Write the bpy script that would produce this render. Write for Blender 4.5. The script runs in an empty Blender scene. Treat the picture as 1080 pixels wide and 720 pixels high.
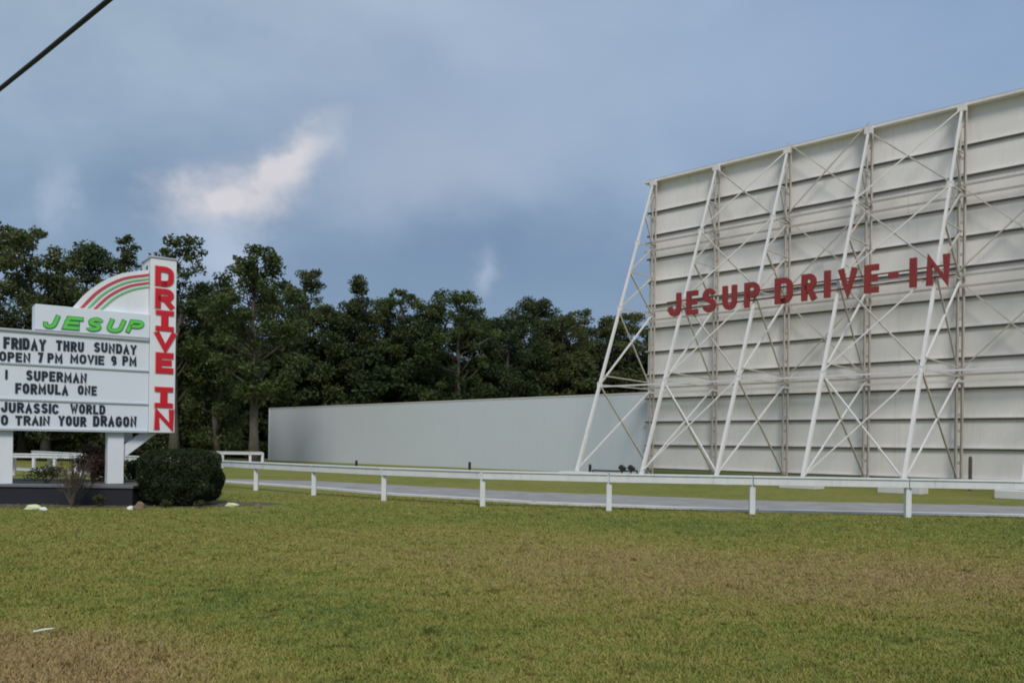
import bpy, math, random
import numpy as np
from mathutils import Vector, Matrix

random.seed(7); rng = np.random.default_rng(11)
sc = bpy.context.scene
C = sc.collection
R = math.radians

# ------------------------------------------------------------------ camera
F, CX, HY, EYE, ROLL = 900.0, 540.0, 467.8, 1.6, 0.0135
cam_d = bpy.data.cameras.new('camera'); cam = bpy.data.objects.new('camera', cam_d); C.objects.link(cam)
cam_d.sensor_width = 36; cam_d.lens = 36*F/1080; cam_d.clip_end = 2000; cam_d.clip_start = 0.05
cam_d.shift_y = (HY-360)/1080
cam.matrix_world = Matrix.Translation((0, 0, EYE)) @ Matrix.Rotation(R(90), 4, 'X') @ Matrix.Rotation(ROLL, 4, 'Z')
sc.camera = cam

def ray(x, y):
    dx, dy = x-CX, HY-y
    c, s = math.cos(ROLL), math.sin(ROLL)
    return Vector(((c*dx-s*dy)/F, 1.0, (s*dx+c*dy)/F))
def G(x, y, z=0.0):                       # point of the ground seen in that direction
    d = ray(x, y); t = (z-EYE)/d.z
    return Vector((d.x*t, t, z))
def at(x, y, D):
    d = ray(x, y); return Vector((d.x*D, D, EYE+d.z*D))

# ------------------------------------------------------------------ materials
def mat(name, build):
    m = bpy.data.materials.new(name); m.use_nodes = True
    nt = m.node_tree; b = nt.nodes['Principled BSDF']
    build(nt, b); return m
def N(nt, t, **kw):
    n = nt.nodes.new(t)
    for k, v in kw.items(): setattr(n, k, v)
    return n
def noise(nt, scale, detail=5, rough=0.6, vec=None, obj=False):
    n = N(nt, 'ShaderNodeTexNoise'); n.inputs['Scale'].default_value = scale
    n.inputs['Detail'].default_value = detail; n.inputs['Roughness'].default_value = rough
    if vec is None:
        if obj: vec = N(nt, 'ShaderNodeTexCoord').outputs['Object']
        else: vec = N(nt, 'ShaderNodeNewGeometry').outputs['Position']
    nt.links.new(vec, n.inputs['Vector']); return n.outputs['Fac']
def ramp(nt, fac, stops):
    r = N(nt, 'ShaderNodeValToRGB'); e = r.color_ramp.elements
    while len(e) < len(stops): e.new(0.5)
    for i, (p, c) in enumerate(stops):
        e[i].position = p; e[i].color = (*c, 1) if len(c) == 3 else c
    nt.links.new(fac, r.inputs['Fac']); return r.outputs['Color']
def mixc(nt, fac, a, b, mode='MIX'):
    m = N(nt, 'ShaderNodeMix', data_type='RGBA', blend_type=mode)
    for inp, v in ((m.inputs[0], fac), (m.inputs[6], a), (m.inputs[7], b)):
        if hasattr(v, 'default_value'): nt.links.new(v, inp)
        elif isinstance(v, tuple): inp.default_value = (*v, 1)
        else: inp.default_value = v
    return m.outputs[2]
def math_(nt, op, a, b=0.0, clamp=False):
    m = N(nt, 'ShaderNodeMath', operation=op); m.use_clamp = clamp
    for i, v in ((0, a), (1, b)):
        if hasattr(v, 'default_value'): nt.links.new(v, m.inputs[i])
        else: m.inputs[i].default_value = v
    return m.outputs[0]
def bump(nt, b, h, strength=0.3, dist=0.02):
    n = N(nt, 'ShaderNodeBump'); n.inputs['Strength'].default_value = strength; n.inputs['Distance'].default_value = dist
    nt.links.new(h, n.inputs['Height']); nt.links.new(n.outputs[0], b.inputs['Normal'])
def stretched(nt, sx, sy, sz):
    g = N(nt, 'ShaderNodeNewGeometry'); m = N(nt, 'ShaderNodeMapping'); m.inputs['Scale'].default_value = (sx, sy, sz)
    nt.links.new(g.outputs['Position'], m.inputs['Vector']); return m.outputs['Vector']

def painted(name, col, dirt=(0.25, 0.2, 0.15), amount=0.5, rough=0.6, streak=True, nscale=0.8):
    def f(nt, b):
        n1 = noise(nt, nscale, 6, 0.65)
        c = mixc(nt, math_(nt, 'MULTIPLY', ramp(nt, n1, [(0.4, (0, 0, 0)), (0.75, (1, 1, 1))]), amount), col, tuple(0.78*v for v in col))
        v = stretched(nt, 3.0, 3.0, 0.35) if streak else None
        n2 = noise(nt, 2.5, 6, 0.7, vec=v)
        c = mixc(nt, math_(nt, 'MULTIPLY', ramp(nt, n2, [(0.55, (0, 0, 0)), (0.8, (1, 1, 1))]), amount), c, dirt)
        if 'panel' in name:
            oi = N(nt, 'ShaderNodeObjectInfo'); c = mixc(nt, 1.0, c, ramp(nt, oi.outputs['Random'], [(0, (.93, .93, .92)), (1, (1.0, 1.0, 1.0))]), 'MULTIPLY')
            seep = ramp(nt, noise(nt, 1.3, 5, .7, vec=stretched(nt, 4, 4, .12)), [(.60, (0, 0, 0)), (.78, (.45, .45, .45))]); c = mixc(nt, seep, c, (.5, .33, .24))
        nt.links.new(c, b.inputs['Base Color']); b.inputs['Roughness'].default_value = rough
        bump(nt, b, noise(nt, 30, 3), 0.15, 0.01)
    return mat(name, f)
M = {}
M['screen'] = painted('screen_panel_paint', (0.89, 0.845, 0.81), (0.55, 0.46, 0.38), 0.35)
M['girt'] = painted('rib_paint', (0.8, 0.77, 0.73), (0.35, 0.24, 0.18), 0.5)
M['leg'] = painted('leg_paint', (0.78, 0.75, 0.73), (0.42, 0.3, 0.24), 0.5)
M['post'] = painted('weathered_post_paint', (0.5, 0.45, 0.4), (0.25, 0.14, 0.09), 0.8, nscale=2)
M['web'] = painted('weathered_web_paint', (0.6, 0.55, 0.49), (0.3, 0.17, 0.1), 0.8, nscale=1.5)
M['steel'] = painted('weathered_steel_and_rib_shade', (0.13, 0.11, 0.105), (0.1, 0.06, 0.045), 0.6, 0.8)  # weathered steel of the pipe; also the painted shade line under each rib
M['rust'] = painted('rusty_steel', (0.2, 0.09, 0.065), (0.1, 0.05, 0.035), 0.8, 0.8)
M['red'] = painted('faded_red_paint', (0.3, 0.035, 0.03), (0.2, 0.05, 0.04), 0.6, 0.55)
M['wall'] = painted('grey_blue_wall_paint', (0.60, 0.635, 0.67), (0.47, 0.49, 0.5), 0.15, 0.8, nscale=0.25)
M['white'] = painted('white_board_paint', (0.8, 0.83, 0.87), (0.5, 0.5, 0.46), 0.3, 0.6)
M['fence'] = painted('white_fence_paint', (0.75, 0.76, 0.77), (0.38, 0.37, 0.3), 0.6, 0.6, nscale=2.5)
M['signface'] = painted('sign_face_enamel', (0.76, 0.81, 0.88), (0.6, 0.62, 0.63), 0.25, 0.35)
M['signred'] = painted('sign_red', (0.62, 0.012, 0.025), (0.5, 0.015, 0.025), 0.15, 0.35)
M['signpink'] = painted('sign_pink_edge', (0.75, 0.42, 0.42), (0.6, 0.35, 0.35), 0.2, 0.4)
M['archred'] = painted('arch_red', (0.6, 0.06, 0.08), (0.5, 0.06, 0.07), 0.3, 0.4)
M['green'] = painted('sign_green', (0.14, 0.66, 0.10), (0.1, 0.5, 0.07), 0.3, 0.35)
M['darkgreen'] = painted('sign_dark_green_edge', (0.04, 0.24, 0.1), (0.03, 0.18, 0.08), 0.3, 0.4)
M['archgreen'] = painted('arch_green', (0.2, 0.55, 0.22), (0.15, 0.4, 0.15), 0.3, 0.4)
M['black'] = painted('black_letters', (0.02, 0.03, 0.05), (0.03, 0.04, 0.05), 0.2, 0.4)
M['rail'] = painted('grey_letter_track', (0.5, 0.53, 0.57), (0.4, 0.42, 0.44), 0.3, 0.5)
M['lamp'] = painted('black_metal', (0.02, 0.02, 0.022), (0.04, 0.035, 0.03), 0.4, 0.5)
M['cable'] = painted('black_rubber', (0.015, 0.015, 0.018), (0.02, 0.02, 0.02), 0.3, 0.6)
M['concrete'] = painted('concrete', (0.66, 0.65, 0.63), (0.4, 0.38, 0.35), 0.6, 0.9, False)
M['kerb'] = painted('white_kerb_paint', (0.66, 0.65, 0.66), (0.3, 0.3, 0.28), 0.6, 0.8, False, 1.5)
M['planter'] = painted('dark_planter_brick', (0.022, 0.022, 0.03), (0.015, 0.015, 0.018), 0.6, 0.9)
M['cap'] = painted('planter_cap_stone', (0.16, 0.165, 0.19), (0.09, 0.09, 0.1), 0.6, 0.9, False)
M['soil'] = painted('garden_soil', (0.1, 0.08, 0.05), (0.05, 0.04, 0.025), 0.6, 1.0, False, 3)
M['stone'] = painted('pale_stone', (0.7, 0.72, 0.45), (0.4, 0.42, 0.2), 0.5, 0.9, False, 8)
M['whitestone'] = painted('white_stone', (0.8, 0.8, 0.76), (0.5, 0.5, 0.45), 0.3, 0.9, False, 8)
M['brownstone'] = painted('brown_stone', (0.2, 0.15, 0.09), (0.1, 0.07, 0.05), 0.5, 0.9, False, 8)
M['bark'] = mat('bark', lambda nt, b: (nt.links.new(ramp(nt, noise(nt, 4, 6, 0.7, vec=stretched(nt, 3, 3, .6)), [(0.3, (0.05, 0.042, 0.033)), (0.7, (0.15, 0.13, 0.105))]), b.inputs['Base Color']), b.inputs['Roughness'].__setattr__('default_value', 0.95)))

def leaf_mat(name, dark, light, warm, scale=0.35, trans=0.32):
    def f(nt, b):
        g = N(nt, 'ShaderNodeNewGeometry'); oi = N(nt, 'ShaderNodeObjectInfo')
        n = noise(nt, scale, 4, 0.6)
        c = ramp(nt, n, [(0.35, dark), (0.65, light)])
        c = mixc(nt, math_(nt, 'MULTIPLY', oi.outputs['Random'], 0.5), c, warm)
        v = ramp(nt, g.outputs['Random Per Island'], [(0, (0.75, 0.75, 0.75)), (0.8, (1.1, 1.1, 1.05)), (1, (1.4, 1.35, 1.2))])
        c = mixc(nt, 1.0, c, v, 'MULTIPLY')
        nt.links.new(c, b.inputs['Base Color']); b.inputs['Roughness'].default_value = 0.65
        b.inputs['Specular IOR Level'].default_value = 0.25
        t = N(nt, 'ShaderNodeBsdfTranslucent'); nt.links.new(c, t.inputs['Color'])
        ms = N(nt, 'ShaderNodeMixShader'); ms.inputs[0].default_value = trans
        out = nt.nodes['Material Output']
        nt.links.new(b.outputs[0], ms.inputs[1]); nt.links.new(t.outputs[0], ms.inputs[2]); nt.links.new(ms.outputs[0], out.inputs['Surface'])
    return mat(name, f)
M['leaf'] = leaf_mat('tree_leaves', (0.05, 0.078, 0.028), (0.115, 0.15, 0.05), (0.14, 0.135, 0.055))
M['leafdark'] = leaf_mat('dark_tree_leaves', (0.036, 0.06, 0.026), (0.08, 0.115, 0.046), (0.095, 0.10, 0.042))
M['bush'] = leaf_mat('hedge_leaves', (0.018, 0.03, 0.014), (0.042, 0.062, 0.024), (0.05, 0.064, 0.024), 2.0)
M['redbush'] = leaf_mat('red_brown_leaves', (0.07, 0.035, 0.03), (0.11, 0.06, 0.045), (0.09, 0.06, 0.035), 2.0)
M['olive'] = leaf_mat('olive_leaves', (0.05, 0.06, 0.02), (0.12, 0.13, 0.05), (0.1, 0.1, 0.04), 2.0)

def lawn_colour(nt):
    g = N(nt, 'ShaderNodeNewGeometry').outputs['Position']
    big = noise(nt, 0.22, 4, 0.6, vec=g); mid = noise(nt, 1.6, 5, 0.65, vec=g); fine = noise(nt, 14, 4, 0.7, vec=g)
    sep = N(nt, 'ShaderNodeSeparateXYZ'); nt.links.new(g, sep.inputs[0])
    def blob(cx, cy, rx, ry):
        a = math_(nt, 'DIVIDE', math_(nt, 'SUBTRACT', sep.outputs[0], cx), rx); a = math_(nt, 'MULTIPLY', a, a)
        c = math_(nt, 'DIVIDE', math_(nt, 'SUBTRACT', sep.outputs[1], cy), ry); c = math_(nt, 'MULTIPLY', c, c)
        return math_(nt, 'SUBTRACT', 1.0, math_(nt, 'ADD', a, c), True)
    dry = math_(nt, 'ADD', math_(nt, 'MULTIPLY', blob(3.2, 10.8, 7.5, 3.3), 1.0), math_(nt, 'MULTIPLY', blob(-4.0, 5.4, 2.9, 2.2), 1.3))
    dry = math_(nt, 'ADD', dry, math_(nt, 'MULTIPLY', blob(-1.0, 14.5, 5, 2.6), 0.45))
    cl = noise(nt, 5.0, 3, 0.6, vec=g)
    # worn strip along the verge at the lower left, and a lusher band beside it
    dgl = math_(nt, 'ADD', sep.outputs[0], math_(nt, 'MULTIPLY', sep.outputs[1], -0.13))
    strip_ = math_(nt, 'SUBTRACT', 1.0, math_(nt, 'MULTIPLY', math_(nt, 'ADD', math_(nt, 'ADD', dgl, math_(nt, 'MULTIPLY', mid, .9)), 3.1), .9), True)
    dry = math_(nt, 'ADD', dry, math_(nt, 'MULTIPLY', math_(nt, 'MULTIPLY', strip_, math_(nt, 'SUBTRACT', 1.0, math_(nt, 'MULTIPLY', math_(nt, 'SUBTRACT', sep.outputs[1], 6.2), .45), True)), .62))
    lush = math_(nt, 'ADD', blob(-1.8, 8.6, 2.6, 3.4), math_(nt, 'MULTIPLY', blob(3.5, 17.5, 16, 2.6), .8))
    k = math_(nt, 'SUBTRACT', math_(nt, 'MULTIPLY', dry, 0.55), math_(nt, 'MULTIPLY', lush, 0.17))
    for src, amp in ((big, .9), (mid, 1.1), (cl, 1.1), (fine, .5)):
        k = math_(nt, 'ADD', k, math_(nt, 'MULTIPLY', math_(nt, 'SUBTRACT', src, 0.5), amp))
    k = math_(nt, 'ADD', k, 0.34, True)
    spot = noise(nt, 3.4, 3, .6, vec=g)
    sp = ramp(nt, spot, [(.60, (1, 1, 1)), (.68, (.5, .44, .36))])
    return k, mixc(nt, 1.0, sp, ramp(nt, k, [(0.0, (0.15, 0.192, 0.048)), (0.3, (0.232, 0.238, 0.058)), (0.62, (0.295, 0.255, 0.082)), (1.0, (0.335, 0.25, 0.115))]), 'MULTIPLY')
def lawn_f(nt, b):
    k, c = lawn_colour(nt)
    f2 = noise(nt, 45, 4, 0.7)
    c = mixc(nt, 1.0, c, ramp(nt, f2, [(0.3, (0.55, 0.55, 0.55)), (0.6, (1.05, 1.05, 1.05))]), 'MULTIPLY')
    nt.links.new(c, b.inputs['Base Color']); b.inputs['Roughness'].default_value = 1; b.inputs['Specular IOR Level'].default_value = 0.1
    bump(nt, b, noise(nt, 20, 5, 0.7), 0.6, 0.05)
M['lawn'] = mat('lawn_ground', lawn_f)
def blade_f(nt, b):
    k, c = lawn_colour(nt)
    g = N(nt, 'ShaderNodeNewGeometry')
    v = ramp(nt, g.outputs['Random Per Island'], [(0, (0.96, 0.98, 0.94)), (0.8, (1.14, 1.14, 1.1)), (1, (1.28, 1.22, 1.15))])
    c = mixc(nt, 1.0, c, v, 'MULTIPLY')
    nt.links.new(c, b.inputs['Base Color']); b.inputs['Roughness'].default_value = 0.7; b.inputs['Specular IOR Level'].default_value = 0.2
M['blade'] = mat('grass_blades', blade_f)
def road_f(nt, b):
    n = noise(nt, 1.2, 6, 0.7); c = ramp(nt, n, [(0.35, (0.25, 0.235, 0.22)), (0.7, (0.40, 0.375, 0.35))])
    c = mixc(nt, ramp(nt, noise(nt, 60, 3, 0.7), [(0.4, (0, 0, 0)), (0.7, (0.5, 0.5, 0.5))]), c, (0.22, 0.22, 0.22))
    nt.links.new(c, b.inputs['Base Color']); b.inputs['Roughness'].default_value = 0.9
    bump(nt, b, noise(nt, 80, 3), 0.4, 0.01)
M['road'] = mat('old_pale_asphalt', road_f)
M['tar'] = painted('tar', (0.06, 0.06, 0.065), (0.15, 0.15, 0.15), 0.5, 0.8, False)

# ------------------------------------------------------------------ mesh helpers
class MB:
    def __init__(s): s.v = []; s.f = []
    def add(s, vs, fs):
        o = len(s.v); s.v += [tuple(v) for v in vs]; s.f += [tuple(i+o for i in f) for f in fs]
    def box8(s, p): s.add(p, [(0, 3, 2, 1), (4, 5, 6, 7), (0, 1, 5, 4), (1, 2, 6, 5), (2, 3, 7, 6), (3, 0, 4, 7)])
    def box(s, o, u, w, h):          # corner + three edge vectors (Vectors)
        o, u, w, h = map(Vector, (o, u, w, h))
        s.box8([o, o+u, o+u+w, o+w, o+h, o+u+h, o+u+w+h, o+w+h])
    def cbox(s, c, sx, sy, sz, ux=Vector((1, 0, 0))):
        ux = Vector(ux).normalized(); uy = Vector((-ux.y, ux.x, 0)); c = Vector(c)
        s.box(c-ux*sx/2-uy*sy/2-Vector((0, 0, sz/2)), ux*sx, uy*sy, Vector((0, 0, sz)))
    def bar(s, a, b, w, h=None, w2=None):
        a, b = Vector(a), Vector(b); h = h or w; w2 = w2 or w
        d = (b-a).normalized(); up = Vector((0, 0, 1)) if abs(d.z) < 0.95 else Vector((0, 1, 0))
        x = d.cross(up).normalized(); y = x.cross(d).normalized()
        k = w2/w
        s.box8([a-x*w/2-y*h/2, a+x*w/2-y*h/2, a+x*w/2+y*h/2, a-x*w/2+y*h/2, b-x*w/2*k-y*h/2*k, b+x*w/2*k-y*h/2*k, b+x*w/2*k+y*h/2*k, b-x*w/2*k+y*h/2*k])
    def tube(s, pts, rads, n=8):
        pts = [Vector(p) for p in pts]; o = len(s.v)
        for i, p in enumerate(pts):
            d = (pts[min(i+1, len(pts)-1)]-pts[max(i-1, 0)]).normalized()
            up = Vector((0, 0, 1)) if abs(d.z) < 0.9 else Vector((1, 0, 0))
            x = d.cross(up).normalized(); y = d.cross(x).normalized()
            for k in range(n):
                a = 2*math.pi*k/n; s.v.append(tuple(p+(x*math.cos(a)+y*math.sin(a))*rads[i]))
        for i in range(len(pts)-1):
            for k in range(n):
                s.f.append((o+i*n+k, o+i*n+(k+1) % n, o+(i+1)*n+(k+1) % n, o+(i+1)*n+k))
        s.f.append(tuple(o+k for k in range(n))[::-1]); s.f.append(tuple(o+(len(pts)-1)*n+k for k in range(n)))
    def prism(s, poly, vec):         # poly list of 3d points, extruded by vec
        n = len(poly); vec = Vector(vec)
        s.add([Vector(p) for p in poly]+[Vector(p)+vec for p in poly],
              [tuple(range(n))[::-1], tuple(range(n, 2*n))]+[(i, (i+1) % n, n+(i+1) % n, n+i) for i in range(n)])
    def build(s, name, m, parent=None, bevel=0, smooth=False, origin=None):
        me = bpy.data.meshes.new(name)
        vs = s.v
        if origin is not None: vs = [tuple(Vector(v)-Vector(origin)) for v in vs]
        me.from_pydata(vs, [], s.f); me.materials.append(m)
        import bmesh
        bm = bmesh.new(); bm.from_mesh(me); bmesh.ops.recalc_face_normals(bm, faces=bm.faces); bm.to_mesh(me); bm.free()
        if smooth: me.polygons.foreach_set('use_smooth', [True]*len(me.polygons))
        o = bpy.data.objects.new(name, me); C.objects.link(o)
        if origin is not None: o.location = origin
        if parent: o.parent = parent
        if bevel:
            b = o.modifiers.new('bevel', 'BEVEL'); b.width = bevel; b.segments = 2
        return o
def tag(o, label=None, cat=None, group=None, kind=None):
    for k, v in (('label', label), ('category', cat), ('group', group), ('kind', kind)):
        if v: o[k] = v
    return o
def empty(name, label, cat, loc=(0, 0, 0), group=None):
    o = bpy.data.objects.new(name, None); C.objects.link(o); o.location = loc; o.empty_display_size = 0.3
    return tag(o, label, cat, group)
def own(o, root):      # parent, keeping world coordinates baked in the mesh
    o.parent = root; o.matrix_parent_inverse = Matrix.Translation(root.location).inverted(); return o
def npmesh(name, V, n, m, parent=None):   # V: (faces, n, 3)
    k = len(V); me = bpy.data.meshes.new(name)
    me.vertices.add(k*n); me.vertices.foreach_set('co', V.reshape(-1).astype(np.float32))
    me.loops.add(k*n); me.loops.foreach_set('vertex_index', np.arange(k*n, dtype=np.int32))
    me.polygons.add(k); me.polygons.foreach_set('loop_start', np.arange(0, k*n, n, dtype=np.int32))
    me.update(calc_edges=True); me.materials.append(m)
    o = bpy.data.objects.new(name, me); C.objects.link(o)
    if parent: o.parent = parent
    return o
def text_mesh(text, offset=0.0, extrude=0.5, res=4):
    cu = bpy.data.curves.new('t', 'FONT'); cu.body = text; cu.size = 1; cu.offset = offset; cu.resolution_u = res; cu.fill_mode = 'BOTH'; cu.extrude = extrude
    o = bpy.data.objects.new('t', cu); C.objects.link(o); bpy.context.view_layer.update()
    me = bpy.data.meshes.new_from_object(o.evaluated_get(bpy.context.evaluated_depsgraph_get()))
    bpy.data.objects.remove(o); bpy.data.curves.remove(cu)
    V = np.array([v.co[:] for v in me.vertices]); Fc = [tuple(p.vertices) for p in me.polygons]
    bpy.data.meshes.remove(me); return V, Fc
def place_text(mb, V, Fc, box, frame, d0, d1, shear=0.0, ref=None):
    """box=(s0,s1,z0,z1) in the frame; frame(s,o,z)->world; text lies between offsets d0,d1"""
    ref = V if ref is None else ref
    x0, x1, y0, y1 = ref[:, 0].min(), ref[:, 0].max(), ref[:, 1].min(), ref[:, 1].max()
    s0, s1, z0, z1 = box; out = []
    for x, y, z in V:
        ty = (y-y0)/(y1-y0); s = s0+(s1-s0)*(x-x0)/(x1-x0)+shear*(ty-0.5)*(z1-z0)
        out.append(frame(s, d1 if z > 0 else d0, z0+(z1-z0)*ty))
    mb.add(out, Fc)


def arc(cx, cy, rx, ry, a0, a1, n=9):
    return [(cx+rx*math.cos(R(a0+(a1-a0)*k/n)), cy+ry*math.sin(R(a0+(a1-a0)*k/n))) for k in range(n+1)]
# stroke glyphs in a cell of width w and height 1; centre lines, inset later by half the stroke
GL = {
 'A': (1, [[(0, 0), (.5, 1), (1, 0)], [(.2, .33), (.8, .33)]]),
 'C': (1, [arc(.5, .68, .5, .32, 10, 180)+arc(.5, .32, .5, .32, 180, 350)]),
 'D': (1, [[(.5, 0), (0, 0), (0, 1), (.5, 1)]+arc(.5, .68, .5, .32, 85, 0)+arc(.5, .32, .5, .32, 0, -90)]),
 'E': (.9, [[(1, 0), (0, 0), (0, 1), (1, 1)], [(0, .52), (.85, .52)]]),
 'F': (.88, [[(0, 0), (0, 1), (1, 1)], [(0, .5), (.85, .5)]]),
 'G': (1, [arc(.5, .68, .5, .32, 10, 180)+arc(.5, .32, .5, .32, 180, 350)+[(1, .46), (.55, .46)]]),
 'H': (1, [[(0, 0), (0, 1)], [(1, 0), (1, 1)], [(0, .52), (1, .52)]]),
 'I': (.001, [[(.5, 0), (.5, 1)]]), '1': (.001, [[(.5, 0), (.5, 1)]]),
 'J': (.85, [[(1, 1), (1, .3)]+arc(.5, .3, .5, .3, 0, -175)]),
 'L': (.85, [[(0, 1), (0, 0), (1, 0)]]),
 'M': (1.25, [[(0, 0), (0, 1), (.5, .25), (1, 1), (1, 0)]]),
 'N': (1, [[(0, 0), (0, 1), (1, 0), (1, 1)]]),
 'O': (1, [arc(.5, .68, .5, .32, 0, 180)+arc(.5, .32, .5, .32, 180, 360)+[(1, .68), (.985, .74)]]),
 'P': (.95, [[(0, 0), (0, 1), (.6, 1)]+arc(.6, .74, .4, .26, 80, -80)+[(.6, .48), (0, .48)]]),
 'R': (1, [[(0, 0), (0, 1), (.6, 1)]+arc(.6, .75, .4, .25, 80, -80)+[(.6, .5), (0, .5)], [(.5, .5), (1, 0)]]),
 'S': (.95, [arc(.5, .74, .48, .26, 15, 180)+[(.1, .6), (.5, .5), (.9, .4)]+arc(.5, .26, .5, .26, 0, -165)]),
 'T': (1, [[(0, 1), (1, 1)], [(.5, 0), (.5, .999)]]),
 'U': (1, [[(0, 1), (0, .32)]+arc(.5, .32, .5, .32, 180, 360)+[(1, .32), (1, 1)]]),
 'V': (1, [[(0, 1), (.5, 0), (1, 1)]]),
 'W': (1.35, [[(0, 1), (.25, 0), (.5, .8), (.75, 0), (1, 1)]]),
 'Y': (1, [[(0, 1), (.5, .46), (1, 1)], [(.5, .5), (.5, 0)]]),
 '2': (.9, [arc(.5, .72, .5, .28, 170, -20)+[(0, 0), (1, 0)]]),
 '7': (.9, [[(0, 1), (1, 1), (.35, 0)]]),
 '9': (.9, [arc(.5, .7, .5, .3, 0, 360)+[(1, .3)]+arc(.5, .27, .5, .27, 0, -120)]),
 '-': (.5, [[(0, .45), (1, .45)]])}
def stroke_path(mb, pts, w, fn, d0, d1):
    """ribbon of half width w along pts (2d), mitred; fn(x, d, y) -> world"""
    P = [pts[0]]
    for p in pts[1:]:
        if math.hypot(p[0]-P[-1][0], p[1]-P[-1][1]) > w*.12: P.append(p)
    n = len(P); L = []; Rr = []
    for i in range(n):
        def nrm(a, b):
            dx, dy = b[0]-a[0], b[1]-a[1]; l = math.hypot(dx, dy) or 1; return (-dy/l, dx/l)
        n1 = nrm(P[max(i-1, 0)], P[i]) if i > 0 else nrm(P[0], P[1]); n2 = nrm(P[i], P[i+1]) if i < n-1 else n1
        mx, my = n1[0]+n2[0], n1[1]+n2[1]; l2 = mx*mx+my*my
        k = 2/l2 if l2 > .35 else 2/.35
        k = min(k, 1.9/math.sqrt(max(l2, 1e-6))) if l2 > 0 else 1
        L.append((P[i][0]+mx*w*k, P[i][1]+my*w*k)); Rr.append((P[i][0]-mx*w*k, P[i][1]-my*w*k))
    vs = [fn(x, d1, y) for x, y in L]+[fn(x, d1, y) for x, y in Rr]+[fn(x, d0, y) for x, y in L]+[fn(x, d0, y) for x, y in Rr]
    fs = []
    for i in range(n-1): fs += [(i, i+1, n+i+1, n+i), (2*n+i, 2*n+i+1, 3*n+i+1, 3*n+i), (i, i+1, 2*n+i+1, 2*n+i), (n+i, n+i+1, 3*n+i+1, 3*n+i)]
    fs += [(0, n, 3*n, 2*n), (n-1, 2*n-1, 4*n-1, 3*n-1)]
    mb.add(vs, fs)
def stroke_text(mb, text, box, wt, frame, d0, d1, gap=.42, shear=0.0, grow=0.0, jig=0.0):
    """box s0,s1,z0,z1; wt = stroke width as a share of the height"""
    s0, s1, z0, z1 = box; H = z1-z0; w = wt*H
    units = []; x = 0
    for ch in text:
        if ch == ' ': x += .75; continue
        g = GL[ch][0]; cw = g*.62; units.append((ch, x, cw)); x += cw+wt+.14
    total = x-.14; k = (s1-s0)/total if total else 1
    for ch, x0, cw in units:
        # widths in units of the height, scaled by k to fit; the stroke keeps its width
        a = s0+x0*k+w/2; b = s0+(x0+cw+wt)*k-w/2
        if b < a: a = b = (a+b)/2
        jz = random.uniform(-jig, jig)*H
        for i, st in enumerate(GL[ch][1]):
            pts = [(a+(b-a)*px, z0+w/2+(H-w)*py+jz) for px, py in st]
            e = w/2+grow
            # run open ends out to the edge
            def ext(p, q):
                l = math.hypot(p[0]-q[0], p[1]-q[1]) or 1; return (p[0]+(p[0]-q[0])/l*e*.98, p[1]+(p[1]-q[1])/l*e*.98)
            straight = lambda p, q: abs(p[0]-q[0]) < 1e-6 or abs(p[1]-q[1]) < 1e-6
            if ch in 'AHILMNTVWYERFPJU17DKX2-' : pts = [ext(pts[0], pts[1])]+pts[1:-1]+[ext(pts[-1], pts[-2])] if not (ch in 'PR' and i == 0) else [ext(pts[0], pts[1])]+pts[1:]
            zc = (z0+z1)/2
            stroke_path(mb, [(px+shear*(py-zc), py) for px, py in pts], e, frame, d0, d1-i*(d1-d0)*.06)

# ------------------------------------------------------------------ setting: ground, road
mb = MB(); S = 500
mb.add([(-S, -S, 0), (S, -S, 0), (S, S, 0), (-S, S, 0)], [(0, 1, 2, 3)])
lawn = tag(mb.build('lawn', M['lawn']), kind='structure')
near_px = [(150, 503.5), (236, 508.6), (331, 515.2), (413, 522.3), (500, 527.2), (560, 531.3), (704, 536.5), (800, 540), (945, 542.6), (1080, 545), (1300, 549), (1900, 560)]
far_px = [(150, 500.5), (236, 505), (331, 507), (413, 511), (500, 516), (560, 518.5), (704, 524), (800, 527.5), (945, 530.5), (1080, 533.5), (1300, 538), (1900, 548)]
nearp = [G(*p) for p in near_px]; farp = [G(*p) for p in far_px]
# carry the drive on to the left behind the sign
nearp = [nearp[0]+(nearp[0]-nearp[1]).normalized()*30]+nearp; farp = [farp[0]+(farp[0]-farp[1]).normalized()*30+Vector((0, 3, 0))]+farp
def wob(P, amp, step=.7):
    out = []
    for a, b in zip(P, P[1:]):
        n = max(1, int((b-a).length/step))
        for k in range(n):
            p = a.lerp(b, k/n); out.append(Vector((p.x, p.y+random.uniform(-amp, amp), 0)))
    return out+[P[-1]]
def strip2(A, B, z):
    poly = [(p.x, p.y, z) for p in A]+[(p.x, p.y, z) for p in reversed(B)]
    mb = MB(); mb.add(poly, [tuple(range(len(poly)))]); return mb
def strip(A, B, z):
    mb = MB(); n = len(A)
    mb.add([(p.x, p.y, z) for p in A]+[(p.x, p.y, z) for p in B], [(i, i+1, n+i+1, n+i) for i in range(n-1)]); return mb
tag(strip2(nearp, wob(farp, .16), 0.004).build('road', M['road']), kind='structure')
# tar line along the near side of the road, about 0.5 m from the kerb
def offs(A, B, d): return [a+(b-a).normalized()*d for a, b in zip(A, B)]
tag(strip(offs(nearp, farp, 0.45), offs(nearp, farp, 0.8), 0.008).build('road_tar_band', M['tar']), kind='structure')
kb = MB()
for i in range(len(nearp)-1):
    a, b = nearp[i].copy(), nearp[i+1].copy(); d = b-a; n_ = Vector((-d.y, d.x, 0)).normalized()*0.28
    kb.box8([a, b, b+n_, a+n_, a+Vector((0, 0, .06)), b+Vector((0, 0, .06)), b+n_+Vector((0, 0, .06)), a+n_+Vector((0, 0, .06))])
tag(kb.build('kerb', M['kerb']), kind='structure')

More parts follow.
